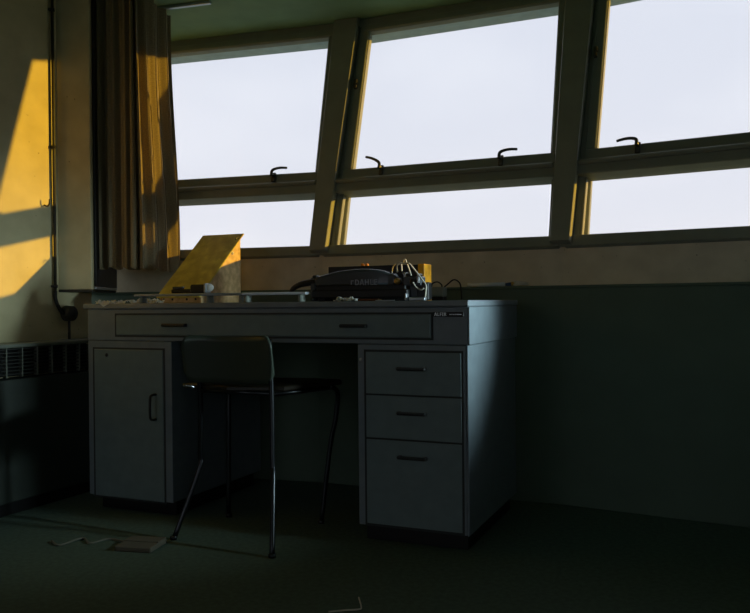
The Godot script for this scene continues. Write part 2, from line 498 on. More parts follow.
func at_desk(x: float, y: float, z: float) -> Vector3:
	return DX * Vector3(x, y, z)

func bar_handle(parent: Node3D, x: float, y: float, z: float, w: float) -> void:
	var st := mb()
	box(st, Vector3(w, 0.012, 0.010), Vector3(x, y, z + 0.018), 0.004)
	for s in [-1.0, 1.0]:
		box(st, Vector3(0.012, 0.012, 0.018), Vector3(x + s * (w / 2 - 0.008), y, z + 0.009), 0.002)
	part("handle", st, M.handle, parent, "dark bar handle")

func desk() -> void:
	var o := thing("desk", "long grey steel desk with door, drawers and knee space under the windows", "desk", DX.origin, -23.5)
	bx("desktop", Vector3(1.673, 0.022, 0.70), Vector3(-0.0155, 0.844, -0.35), M.desktop, o, 0.004)
	# carcass
	var st := mb()
	box(st, Vector3(1.646, 0.128, 0.665), Vector3(-0.010, 0.768, -0.3425), 0.002)
	part("drawer_case", st, M.desk, o)
	st = mb()
	box(st, Vector3(0.427, 0.640, 0.66), Vector3(-0.6195, 0.382, -0.340), 0.002)
	part("pedestal", st, M.desk, o)
	st = mb()
	box(st, Vector3(0.400, 0.640, 0.66), Vector3(0.606, 0.382, -0.340), 0.002)
	part("pedestal", st, M.desk, o)
	for px in [-0.615, 0.606]:
		bx("plinth", Vector3(0.38, 0.062, 0.58), Vector3(px, 0.031, -0.345), M.black, o)
	# right side: two overlapping sheets with a joint
	bx("side_panel", Vector3(0.008, 0.128, 0.666), Vector3(0.817, 0.768, -0.343), M.desk, o, 0.002)
	bx("side_panel", Vector3(0.007, 0.642, 0.662), Vector3(0.8105, 0.381, -0.341), M.desk, o, 0.002)
	# drawer across the top
	var d := bx("drawer", Vector3(1.363, 0.080, 0.016), Vector3(0.0015, 0.767, -0.0125), M.front, o, 0.003)
	bar_handle(d, -0.380, 0.768, -0.0045, 0.115)
	bar_handle(d, 0.397, 0.768, -0.0045, 0.105)
	var gap := mb()
	ring(gap, -0.688, 0.691, 0.719, 0.815, -0.681, 0.684, 0.726, 0.808, -0.0105, -0.0085, 0.0)
	part("shadow_gap", gap, M.gap, o)
	# door
	var dr := bx("door", Vector3(0.352, 0.607, 0.018), Vector3(-0.622, 0.3645, -0.0145), M.front, o, 0.003)
	st = mb(true)
	tube(st, path([Vector3(-0.482, 0.490, -0.008), Vector3(-0.482, 0.490, 0.018), Vector3(-0.482, 0.476, 0.030), Vector3(-0.482, 0.406, 0.030), Vector3(-0.482, 0.392, 0.018), Vector3(-0.482, 0.392, -0.008)], 4), 0.005, 8)
	part("handle", st, M.handle, dr, "dark upright bow handle")
	st = mb(true)
	lathe(st, [Vector2(0.0, 0.003), Vector2(0.006, 0.003), Vector2(0.008, 0.0)], 14, Transform3D(Basis(Vector3.RIGHT, PI / 2), Vector3(-0.730, 0.644, -0.0056)))
	part("keyhole", st, M.black, dr)
	gap = mb()
	ring(gap, -0.806, -0.438, 0.054, 0.675, -0.798, -0.446, 0.061, 0.668, -0.0105, -0.0085, 0.0)
	part("shadow_gap", gap, M.gap, o)
	# three drawers
	for r in [[0.529, 0.676, 0.620], [0.374, 0.523, 0.466], [0.070, 0.368, 0.313]]:
		var q := bx("drawer", Vector3(0.352, r[1] - r[0], 0.018), Vector3(0.614, (r[0] + r[1]) / 2, -0.0163), M.front, o, 0.0015)
		bar_handle(q, 0.614, r[2], -0.0073, 0.108)
	gap = mb()
	ring(gap, 0.431, 0.797, 0.061, 0.684, 0.439, 0.789, 0.070, 0.676, -0.0105, -0.0085, 0.0)
	box(gap, Vector3(0.35, 0.006, 0.002), Vector3(0.614, 0.526, -0.0095), 0.0)
	box(gap, Vector3(0.35, 0.006, 0.002), Vector3(0.614, 0.371, -0.0095), 0.0)
	part("shadow_gap", gap, M.gap, o)
	st = mb(true)
	lathe(st, [Vector2(0.0, 0.005), Vector2(0.006, 0.005), Vector2(0.008, 0.0)], 14, Transform3D(Basis(Vector3.RIGHT, PI / 2), Vector3(0.419, 0.647, -0.0105)))
	part("lock", st, M.alu, o)
	# name plate
	var np := bx("name_plate", Vector3(0.108, 0.016, 0.004), Vector3(0.746, 0.8075, -0.0085), M.black, o, 0.001)
	lettering("lettering", "ALFIR", 0.0115, 0.0015, M.letter, np, Vector3(0.696, 0.8075, -0.0060))
	var sm := mb()
	for i in 7:
		box(sm, Vector3(0.0045, 0.003, 0.001), Vector3(0.7530 + i * 0.0062, 0.807, -0.0063), 0.0)
	part("small_print", sm, M.letter, np)

# ------------------------------------------------------------------ chair
func chair() -> void:
	var o := thing("chair", "dark backed chair with steel tube legs pushed under the desk", "chair", Vector3(-0.43, 0, -2.86), -21)
	var B := Transform3D(Basis(Vector3.UP, deg_to_rad(-21)), Vector3(-0.43, 0, -2.86)).affine_inverse()
	# measured points (world) turned into the chair's own frame
	var bl := B * Vector3(-0.700, 0.72, -2.93)
	var brr := B * Vector3(-0.366, 0.72, -2.80)
	var w := brr.x - bl.x
	var cx := (brr.x + bl.x) / 2
	var cz := (brr.z + bl.z) / 2
	# backrest: bent plywood with rounded corners and a shallow dip in its top edge
	var st := mb(true)
	var nu := 24
	var nv := 8
	var front := []
	var back := []
	for j in nv + 1:
		var v := float(j) / nv
		var rf := []
		var rb := []
		for i in nu + 1:
			var t := float(i) / nu * 2.0 - 1.0
			var ext := 1.0
			var a := absf(t)
			var top := 0.740 - 0.007 * (1.0 - t * t)
			var bot := 0.560 + 0.005 * t * t
			if a > 0.80:
				var c := (a - 0.80) / 0.20
				var dy := 0.036 * (1.0 - sqrt(maxf(0.0, 1.0 - c * c)))
				top -= dy
				bot += dy
			var x := cx + t * ext * w * 0.515
			var y := lerpf(bot, top, v)
			var z := cz - 0.03 * (1.0 - t * t) + (v - 0.5) * 0.02
			rf.append(Vector3(x, y, z + 0.006))
			rb.append(Vector3(x, y, z - 0.006))
		front.append(rf)
		back.append(rb)
	for j in nv:
		for i in nu:
			quad(st, front[j][i], front[j][i + 1], front[j + 1][i + 1], front[j + 1][i], Vector3.BACK)
			quad(st, back[j][i], back[j][i + 1], back[j + 1][i + 1], back[j + 1][i], Vector3.FORWARD)
	for i in nu:
		quad(st, front[nv][i], front[nv][i + 1], back[nv][i + 1], back[nv][i], Vector3.UP)
		quad(st, front[0][i], front[0][i + 1], back[0][i + 1], back[0][i], Vector3.DOWN)
	for j in nv:
		quad(st, front[j][0], front[j + 1][0], back[j + 1][0], back[j][0], Vector3.LEFT)
		quad(st, front[j][nu], front[j + 1][nu], back[j + 1][nu], back[j][nu], Vector3.RIGHT)
	part("backrest", st, M.chair_back, o)
	# seat
	var fl := B * Vector3(-0.610, 0.53, -3.22)
	var fr := B * Vector3(-0.150, 0.53, -3.08)
	var poly := PackedVector2Array()
	for p in [[bl.x - 0.030, bl.z - 0.05], [cx, cz + 0.0], [brr.x + 0.025, brr.z - 0.05], [brr.x + 0.055, brr.z - 0.16], [fr.x + 0.03, fr.z + 0.02], [fr.x, fr.z - 0.03], [fl.x + 0.05, fl.z - 0.04], [fl.x - 0.02, fl.z], [bl.x - 0.045, bl.z - 0.14]]:
		poly.append(Vector2(p[0], p[1]))
	st = mb()
	prism(st, poly, -0.009, 0.009, 0.004, Transform3D(Basis(Vector3.RIGHT, Vector3.BACK, Vector3.DOWN), Vector3(0, 0.546, 0)))
	part("seat", st, M.chair_seat, o)
	for e in [[Vector3(-0.690, 0.560, -2.865), Vector3(-0.652, 0.553, -2.872), 0.0050], [Vector3(-0.276, 0.531, -2.95), Vector3(-0.270, 0.531, -2.952), 0.0055]]:
		var cap := mb(true)  # steel bits added to make the glints on the seat edge
		tube(cap, [B * e[0], B * e[1]], e[2], 10)
		part("added_glint", cap, M.steel, o, "small steel piece added for the glint on the seat edge")
	# legs: back legs kick out towards the room, front legs under the seat
	var cross := mb(true)
	for leg in [
		[Vector3(-0.668, 0.725, -2.925), Vector3(-0.646, 0.545, -2.94), Vector3(-0.650, 0.30, -2.955), Vector3(-0.655, 0.24, -2.95), Vector3(-0.735, 0.0, -2.885)],
		[Vector3(-0.374, 0.725, -2.815), Vector3(-0.368, 0.545, -2.82), Vector3(-0.364, 0.30, -2.80), Vector3(-0.360, 0.24, -2.78), Vector3(-0.352, 0.0, -2.67)],
		[Vector3(-0.575, 0.535, -3.14), Vector3(-0.587, 0.513, -3.20), Vector3(-0.589, 0.377, -3.20), Vector3(-0.592, 0.0, -3.19)],
		[Vector3(-0.170, 0.535, -3.02), Vector3(-0.147, 0.500, -3.09), Vector3(-0.158, 0.396, -3.10), Vector3(-0.180, 0.291, -3.10), Vector3(-0.215, 0.0, -3.08)]]:
		var q := []
		for p in leg: q.append(B * p)
		st = mb(true)
		tube(st, path(q, 5), 0.0095, 10)
		lathe(st, [Vector2(0.0, 0.014), Vector2(0.013, 0.013), Vector2(0.013, 0.001), Vector2(0.0, 0.0)], 12, Transform3D(Basis.IDENTITY, Vector3(q[q.size() - 1].x, 0.0, q[q.size() - 1].z)))
		part("leg", st, M.chair_tube, o)
	for e in [[Vector3(-0.646, 0.528, -2.94), Vector3(-0.580, 0.528, -3.14)], [Vector3(-0.368, 0.528, -2.82), Vector3(-0.172, 0.528, -3.03)], [Vector3(-0.646, 0.532, -2.94), Vector3(-0.368, 0.532, -2.82)]]:
		tube(cross, [B * e[0], B * e[1]], 0.008, 8)
	part("seat_rail", cross, M.chair_tube, o)

# ------------------------------------------------------------------ things on the desk
func wedge_stand() -> void:
	var o := thing("slanted_stand", "tall tan wedge-shaped stand with amber slanted front plate on the desk", "stand", Vector3(-0.771, 0.855, -3.553), -23.5)
	var side := PackedVector2Array([Vector2(0.1525, 0), Vector2(0.1525, 0.03), Vector2(-0.1525, 0.288), Vector2(-0.1525, 0)])
	for x in [-0.1075, 0.0975]:
		var sp := mb()
		prism(sp, side, -x - 0.010, -x, 0.0015, Transform3D(Basis(Vector3.BACK, Vector3.UP, Vector3.LEFT), Vector3.ZERO))
		part("side_panel", sp, M.tan, o)
	bx("base_board", Vector3(0.194, 0.010, 0.300), Vector3(0, 0.006, 0), M.tan, o)
	bx("front_lip", Vector3(0.194, 0.026, 0.010), Vector3(0, 0.014, 0.1465), M.tan, o)
	bx("rear_rail", Vector3(0.194, 0.018, 0.010), Vector3(0, 0.270, -0.1465), M.tan, o)
	var st := mb()
	var ang := atan2(0.258, 0.305)
	var xf := Transform3D(Basis(Vector3.RIGHT, ang), Vector3(0, 0.166, -0.0075))
	st = mb()
	box(st, Vector3(0.226, 0.007, 0.4506), Vector3(0, 0.0045, 0.0), 0.002, xf)
	part("slanted_plate", st, M.amber, o)
	for p in [Vector3(0.1085, 0.222, -0.085), Vector3(-0.1085, 0.222, -0.085)]:
		st = mb(true)
		lathe(st, [Vector2(0, 0.006), Vector2(0.006, 0.005), Vector2(0.008, 0.0), Vector2(0, -0.002)], 12, Transform3D(Basis(Vector3.FORWARD, signf(-p.x) * -PI / 2), p))
		part("screw", st, M.paper, o, "white side screw")
	st = mb(true)
	var arc := []
	for i in 9:
		var a := PI * i / 8.0
		arc.append(Vector3(0.104, 0.284 + 0.014 * sin(a), -0.135 + 0.014 * cos(a)))
	tube(st, arc, 0.0025, 6)
	part("wire_loop", st, M.steel_dark, o)
	for x in [-0.085, -0.040, 0.035, 0.080]:
		st = mb(true)
		lathe(st, [Vector2(0, 0.0015), Vector2(0.005, 0.001), Vector2(0.005, 0.0)], 10, Transform3D(Basis(Vector3.RIGHT, PI / 2), Vector3(x, 0.016, 0.1515)))
		part("screw_hole", st, M.black, o)

func low_stand(called: String, label: String, x0: float, x1: float, z: float, depth: float, feet: Array, m: Material, turn: float) -> void:
	var o := thing(called, label, "stand", at_desk((x0 + x1) / 2, 0.855, z), -23.5 + turn, "low grey stands on the desk")
	bx("plate", Vector3(x1 - x0, 0.010, depth), Vector3(0, 0.032, 0), m, o, 0.003)
	for fx in feet:
		for fz in [-1.0, 1.0]:
			var st := mb(true)
			lathe(st, [Vector2(0, 0.0), Vector2(0.010, 0.0), Vector2(0.011, 0.003), Vector2(0.009, 0.027), Vector2(0, 0.027)], 14, Transform3D(Basis.IDENTITY, Vector3(fx - (x0 + x1) / 2, 0, fz * (depth / 2 - 0.014))))
			part("foot", st, M.plastic, o)

func paper_cutter() -> void:
	var o := thing("paper_cutter", "long black paper cutter with arched blade guard and curved handle on the desk", "paper cutter", at_desk(0.38, 0.855, -0.10), -23.5)
	var c := Vector2(0.38, 0.855)
	var mk := func(a: Array) -> PackedVector2Array:
		var p := PackedVector2Array()
		for v in a: p.append(Vector2(v[0], v[1]) - c)
		return p
	# base table
	var st := mb()
	box(st, Vector3(0.385, 0.030, 0.085), Vector3(0.005, 0.027, -0.005), 0.004)
	box(st, Vector3(0.36, 0.024, 0.04), Vector3(0.005, 0.048, 0.0), 0.004)
	part("base", st, M.black, o)
	for fx in [-0.15, 0.17]:
		bx("foot", Vector3(0.03, 0.014, 0.06), Vector3(fx, 0.007, -0.005), M.grip, o, 0.003)
	# arched guard
	st = mb(true)
	var arch: Array = [[0.195, 0.914], [0.195, 0.944]]
	for v in [[0.220, 0.952], [0.245, 0.958], [0.283, 0.966], [0.324, 0.971], [0.36, 0.973], [0.393, 0.973], [0.42, 0.972], [0.444, 0.970], [0.473, 0.965], [0.505, 0.954], [0.538, 0.936], [0.545, 0.914]]: arch.append(v)
	prism_round(st, mk.call(arch), -0.022, 0.016, 0.013)
	var gd := part("blade_guard", st, M.gloss, o)
	# lettering on the guard
	lettering("lettering", "DAHLE", 0.021, 0.0015, M.letter_dim, gd, Vector3(0.362 - 0.38, 0.0685, 0.0172))
	st = mb()
	box(st, Vector3(0.0035, 0.016, 0.0015), Vector3(0.349 - 0.38, 0.0685, 0.0165), 0.0)
	box(st, Vector3(0.011, 0.0035, 0.0015), Vector3(0.353 - 0.38, 0.0750, 0.0165), 0.0)
	part("emblem", st, M.letter_dim, gd)
	bx("guard_end", Vector3(0.03, 0.05, 0.040), Vector3(0.505 - 0.38, 0.928 - 0.855, -0.003), M.gloss, gd, 0.006)
	# handle
	st = mb(true)
	tube(st, path([Vector3(-0.293, 0.030, 0.0), Vector3(-0.288, 0.044, 0.0), Vector3(-0.275, 0.056, 0.0), Vector3(-0.250, 0.066, 0.0), Vector3(-0.222, 0.071, 0.0), Vector3(-0.180, 0.078, 0.0)], 5), 0.0085, 12, 0.0135)
	part("handle", st, M.grip, o)
	st = mb()
	box(st, Vector3(0.022, 0.088, 0.030), Vector3(-0.194, 0.046, -0.004), 0.004)
	box(st, Vector3(0.018, 0.012, 0.034), Vector3(-0.186, 0.093, -0.003), 0.004)
	part("handle_bracket", st, M.gloss, o)
	st = mb(true)
	for y in [0.035, 0.015]:
		lathe(st, [Vector2(0, 0.005), Vector2(0.004, 0.004), Vector2(0.0055, 0.0)], 10, Transform3D(Basis(Vector3.RIGHT, PI / 2), Vector3(-0.186, y, 0.011)))
	part("bolt", st, M.steel, o)
	# pivot block at the right
	st = mb()
	box(st, Vector3(0.072, 0.034, 0.042), Vector3(0.588 - 0.38, 0.924 - 0.855, -0.002), 0.004)
	box(st, Vector3(0.050, 0.052, 0.040), Vector3(0.600 - 0.38, 0.034, -0.012), 0.003)
	part("pivot_block", st, M.gloss, o)
	bx("pivot_foot", Vector3(0.046, 0.064, 0.036), Vector3(0.626 - 0.38, 0.888 - 0.855, -0.002), M.black, o, 0.004)
	st = mb(true)
	lathe(st, [Vector2(0, 0.006), Vector2(0.010, 0.006), Vector2(0.013, 0.003), Vector2(0.013, 0.0)], 18, Transform3D(Basis(Vector3.RIGHT, PI / 2), Vector3(0.592 - 0.38, 0.067, 0.019)))
	part("dial", st, M.handle, o)
	st = mb(true)
	lathe(st, [Vector2(0, 0.010), Vector2(0.006, 0.010), Vector2(0.011, 0.006), Vector2(0.012, 0.0)], 16, Transform3D(Basis(Vector3.RIGHT, PI / 2), Vector3(0.531 - 0.38, 0.070, 0.016)))
	part("pivot_bolt", st, M.brass, o)
	st = mb()
	box(st, Vector3(0.018, 0.005, 0.020), Vector3(0.556 - 0.38, 0.099, 0.0), 0.001)
	box(st, Vector3(0.008, 0.028, 0.010), Vector3(0.556 - 0.38, 0.083, 0.006), 0.001)
	part("clamp_screw", st, M.steel, o)
	bx("steel_tab", Vector3(0.010, 0.034, 0.034), Vector3(0.6145 - 0.38, 0.078, 0.014), M.steel, o, 0.002)

func black_box() -> void:
	var o := thing("long_box", "long black box with a yellow end standing behind the paper cutter", "box", at_desk(0.385, 0.855, -0.235), -23.5)
	bx("body", Vector3(0.372, 0.134, 0.075), Vector3(-0.002, 0.067, 0), M.black, o, 0.002)
	bx("end_board", Vector3(0.026, 0.136, 0.078), Vector3(0.195, 0.068, 0), M.yellow, o, 0.002, "yellow end board with the sunlight on it painted in")
	for x in [-0.059, -0.040]:
		var st := mb(true)
		lathe(st, [Vector2(0, 0.0), Vector2(0.006, 0.0), Vector2(0.0075, 0.006), Vector2(0.005, 0.011), Vector2(0, 0.012)], 12, Transform3D(Basis.IDENTITY, Vector3(x, 0.134, 0.0)))
		part("knob", st, M.orange, o, "small orange knob")

func sheet(st: SurfaceTool, w: float, d: float, seed_: int, rough: float, base := 0.0015, nx := 14, nz := 8) -> void:
	var n := FastNoiseLite.new()
	n.seed = seed_
	n.frequency = 0.9
	n.fractal_octaves = 3
	var top := []
	for j in nz + 1:
		var row := []
		for i in nx + 1:
			var x := (float(i) / nx - 0.5) * w
			var z := (float(j) / nz - 0.5) * d
			var h := base + rough * maxf(0.0, n.get_noise_2d(x * 30.0, z * 30.0) + 0.25)
			row.append(Vector3(x + 0.01 * n.get_noise_2d(z * 40, x * 10), h, z + 0.008 * n.get_noise_2d(x * 30, 5)))
		top.append(row)
	for j in nz:
		for i in nx:
			for s in [0.0, 0.0012]:
				var dn := Vector3(0, s, 0)
				quad(st, top[j][i] - dn, top[j][i + 1] - dn, top[j + 1][i + 1] - dn, top[j + 1][i] - dn, Vector3.DOWN if s > 0 else Vector3.UP)

func small_things() -> void:
	low_stand("low_stand", "long low grey stand on small feet in front of the tan wedge", -0.590, -0.078, -0.038, 0.045, [-0.560, -0.242, -0.096], M.plate, 2.0)
	low_stand("low_stand", "short low bright grey stand beside the curved cutter handle", -0.075, 0.186, -0.038, 0.045, [-0.058, 0.160], M.plate_light, 7.0)
	# black tool lying on the long low stand
	var o := thing("clamp_tool", "small black tool with pale round end lying on the low grey stand", "tool", at_desk(-0.335, 0.892, -0.038), -23.5)
	bx("arm", Vector3(0.110, 0.016, 0.022), Vector3(-0.030, 0.010, 0), M.black, o, 0.004)
	bx("arm_cap", Vector3(0.05, 0.010, 0.018), Vector3(-0.055, 0.023, 0), M.gloss, o, 0.003)
	bx("head", Vector3(0.070, 0.034, 0.034), Vector3(0.045, 0.018, 0), M.black, o, 0.006)
	bx("head_plate", Vector3(0.012, 0.038, 0.036), Vector3(0.082, 0.020, 0), M.alu, o, 0.003)
	var st := mb(true)
	lathe(st, [Vector2(0, 0.020), Vector2(0.009, 0.019), Vector2(0.014, 0.012), Vector2(0.014, 0.0), Vector2(0, 0.0)], 16, Transform3D(Basis(Vector3.FORWARD, PI / 2), Vector3(0.088, 0.022, 0)))
	part("end_knob", st, M.paper, o, "pale round end")
	# papers at the left end of the desk
	var ps := [["crumpled_paper", "crumpled white paper hanging over the left front edge of the desk", -0.738, -0.045, 0.10, 0.09, 0.020, 3], ["paper_sheet", "flat white paper scrap at the far left end of the desk", -0.815, -0.12, 0.06, 0.12, 0.012, 9], ["folded_paper", "folded bright white paper beside the left foot of the low stand", -0.625, -0.13, 0.115, 0.12, 0.026, 14]]
	for p in ps:
		var q := thing(p[0], p[1], "paper", at_desk(p[2], 0.855, p[3]), -23.5 + p[7])
		st = mb()
		sheet(st, p[4], p[5], p[7], p[6])
		if p[7] == 3:
			# the torn corner that droops over the edge
			tri(st, Vector3(-0.03, 0.004, 0.047), Vector3(0.035, 0.004, 0.047), Vector3(0.004, -0.012, 0.054), Vector3.BACK)
			tri(st, Vector3(-0.03, 0.003, 0.045), Vector3(0.035, 0.003, 0.045), Vector3(0.004, -0.012, 0.052), Vector3.FORWARD)
		part("sheet", st, M.paper, q)
	# scraps in front of the cutter
	var t := thing("crumpled_tissue", "small crumpled white tissue in front of the paper cutter", "tissue", at_desk(0.352, 0.855, -0.03), -23.5)
	st = mb()
	sheet(st, 0.085, 0.03, 41, 0.022, 0.002, 14, 5)
	part("tissue", st, M.paper, t)
	t = thing("pencil", "short brown pencil lying in front of the paper cutter", "pencil", at_desk(0.45, 0.855, -0.02), -20)
	st = mb()
	tube(st, [Vector3(-0.045, 0.0045, 0), Vector3(0.032, 0.0045, 0)], 0.004, 6)
	part("shaft", st, M.brown, t)
	st = mb()
	tube(st, [Vector3(0.032, 0.0045, 0), Vector3(0.046, 0.0045, 0)], 0.004, 6, 0.0006)
	part("tip", st, M.tan, t)
	t = thing("metal_strip", "thin bright metal strip right of the brown pencil", "strip", at_desk(0.512, 0.855, -0.015), -22)
	bx("strip", Vector3(0.07, 0.003, 0.012), Vector3(0, 0.002, 0), M.alu, t, 0.0008)
	t = thing("metal_clip", "shiny bent metal clip under the right end of the paper cutter", "clip", at_desk(0.622, 0.855, -0.03), -23.5)
	st = mb()
	box(st, Vector3(0.060, 0.012, 0.022), Vector3(0.006, 0.006, 0), 0.003)
	box(st, Vector3(0.007, 0.026, 0.020), Vector3(-0.035, 0.013, 0), 0.002)
	part("clip", st, M.alu, t)
	# white cable looped over the cutter's right end
	t = thing("white_cable", "thin white cable looped over the right end of the paper cutter", "cable", at_desk(0.58, 0.855, -0.06), -23.5)
	var pc := func(a: Array, z: float) -> Array:
		var q := []
		for v in a: q.append(Vector3(v[0] - 0.58, v[1] - 0.855, z))
		return q
	st = mb(true)
	tube(st, path(pc.call([[0.520, 0.955], [0.523, 0.973], [0.533, 0.988], [0.547, 0.991], [0.556, 0.984], [0.558, 0.960]], 0.0), 5), 0.0026, 6)
	tube(st, path(pc.call([[0.543, 0.957], [0.541, 0.978], [0.549, 0.990], [0.562, 0.987], [0.577, 0.987], [0.590, 0.984], [0.611, 0.960], [0.638, 0.926], [0.650, 0.908], [0.649, 0.885], [0.646, 0.862]], 0.006), 5), 0.0028, 6)
	tube(st, path(pc.call([[0.562, 0.987], [0.563, 0.999], [0.569, 1.002], [0.574, 0.992], [0.583, 0.968], [0.592, 0.944]], -0.004), 5), 0.0026, 6)
	tube(st, path(pc.call([[0.604, 0.920], [0.615, 0.903], [0.632, 0.893], [0.645, 0.898]], 0.012), 5), 0.0026, 6)
	part("cable", st, M.cable, t)
	# adapter with its dark leads, at the back of the desk
	t = thing("power_adapter", "small grey adapter box with dark leads right of the paper cutter", "adapter", at_desk(0.528, 0.855, -0.54), -23.5)
	bx("case", Vector3(0.062, 0.040, 0.05), Vector3(0, 0.036, 0), M.plastic, t, 0.005)
	bx("base", Vector3(0.058, 0.016, 0.046), Vector3(0, 0.008, 0), M.black, t, 0.002)
	st = mb(true)
	tube(st, path([Vector3(-0.03, 0.05, 0), Vector3(-0.025, 0.07, 0), Vector3(-0.004, 0.077, 0), Vector3(0.014, 0.066, 0), Vector3(0.016, 0.054, 0)], 5), 0.003, 6)
	tube(st, path([Vector3(0.02, 0.05, 0), Vector3(0.04, 0.066, 0), Vector3(0.065, 0.084, 0), Vector3(0.085, 0.078, 0), Vector3(0.096, 0.058, 0), Vector3(0.10, 0.004, 0)], 5), 0.003, 6)
	part("lead", st, M.dark_cable, t)

func ledge_things() -> void:
	# things lying on the narrow ledge behind the desk
	var y := LEDGE
	var z := -0.808
	var o := thing("pale_rod", "thick pale grey rod lying on the ledge behind the desk", "rod", at_desk(0.655, y, z), -23.5)
	var st := mb(true)
	tube(st, [Vector3(-0.083, 0.009, 0), Vector3(0.083, 0.009, 0)], 0.009, 14)
	part("bar", st, M.pale, o)
	o = thing("paint_brush", "small brush with blue handle and white bristles on the ledge", "brush", at_desk(0.775, y, z), -23.5)
	st = mb(true)
	tube(st, [Vector3(-0.033, 0.008, 0), Vector3(-0.008, 0.009, 0)], 0.0065, 10, 0.0085)
	part("handle", st, M.blue, o, "blue handle")
	st = mb(true)
	tube(st, [Vector3(-0.008, 0.010, 0), Vector3(0.006, 0.011, 0)], 0.0095, 10, 0.010)
	part("ferrule", st, M.brass, o)
	st = mb(true)
	for i in 9:
		var a := -0.5 + i / 8.0
		tube(st, path([Vector3(0.004, 0.012 + 0.007 * sin(i * 2.1), a * 0.014), Vector3(0.030, 0.013 + 0.006 * sin(i * 2.1), a * 0.022), Vector3(0.058 + 0.008 * sin(i * 1.3), 0.008 + 0.004 * sin(i * 1.7), a * 0.03)], 3), 0.0048, 6, 0.0015)
	part("bristles", st, M.paper, o, "white bristles")

func curtain() -> void:
	var s = SEG[1]
	var o := thing("curtain", "ochre pleated curtain hanging at the left end of the windows", "curtain", s[1] + Vector3(0, 1.0, 0), -s[0])
	var nu := 170
	var nv := 26
	var st := mb(true)
	var st2 := mb(true)
	var G := []
	for j in nv + 1:
		var v := float(j) / nv                     # 0 at the hem, 1 at the rail
		var row := []
		for i in nu + 1:
			var t := float(i) / nu
			# plan line: flat beside the column, then swept back towards the glass
			var sh := 0.045 * smoothstep(0.0, 0.9, v)
			var ctrl := [Vector2(-0.385, 0.415), Vector2(-0.30, 0.40), Vector2(-0.225, 0.398), Vector2(-0.165, 0.400), Vector2(-0.138, 0.315), Vector2(-0.148, 0.17), Vector2(-0.160, 0.045)]
			var f := minf(t * 6.0, 5.9999)
			var q := int(f)
			var p: Vector2 = ctrl[q].cubic_interpolate(ctrl[q + 1], ctrl[maxi(q - 1, 0)], ctrl[mini(q + 2, 6)], f - q)
			var p2: Vector2 = ctrl[q].cubic_interpolate(ctrl[q + 1], ctrl[maxi(q - 1, 0)], ctrl[mini(q + 2, 6)], f - q + 0.02)
			var dn := (p2 - p).normalized().orthogonal()
			if dn.y < 0.0 and t < 0.5: dn = -dn
			p.x -= sh * smoothstep(0.3, 0.8, t)
			var ph := t * 7.6 * TAU + 0.5 * sin(t * 9.0 + 1.0) + 0.35 * sin(v * 3.0 + t * 6.0) * (1.0 - v)
			var amp := lerpf(0.030, 0.018, v * v) * (0.75 + 0.35 * sin(t * 13.0 + 2.0))
			amp *= smoothstep(-0.03, 0.12, t) * (1.0 - 0.35 * smoothstep(0.5, 0.9, t))
			p += dn * (amp * sin(ph) + 0.008 * sin(ph * 2.0 + 1.2 + v))
			var u := p.x
			var zz := p.y
			var hem := 0.006 * sin(ph + 1.0) + 0.012 * (1.0 - t)
			var y := lerpf(0.008 + hem, 1.295, v)
			row.append(Vector3(u, y, zz))
		G.append(row)
	for j in nv:
		for i in nu:
			quad(st, G[j][i], G[j][i + 1], G[j + 1][i + 1], G[j + 1][i], Vector3(0, 0, 1))
	st.generate_normals()
	part("cloth", st, M.curtain, o)
	var rail := thing("curtain_rail", "slim pale curtain rail fixed under the ceiling", "rail", s[1] + Vector3(0, 2.31, 0), -s[0])
	bx("rail", Vector3(0.72, 0.014, 0.022), Vector3(-0.30, -0.008, 0.125), M.alu, rail, 0.002)

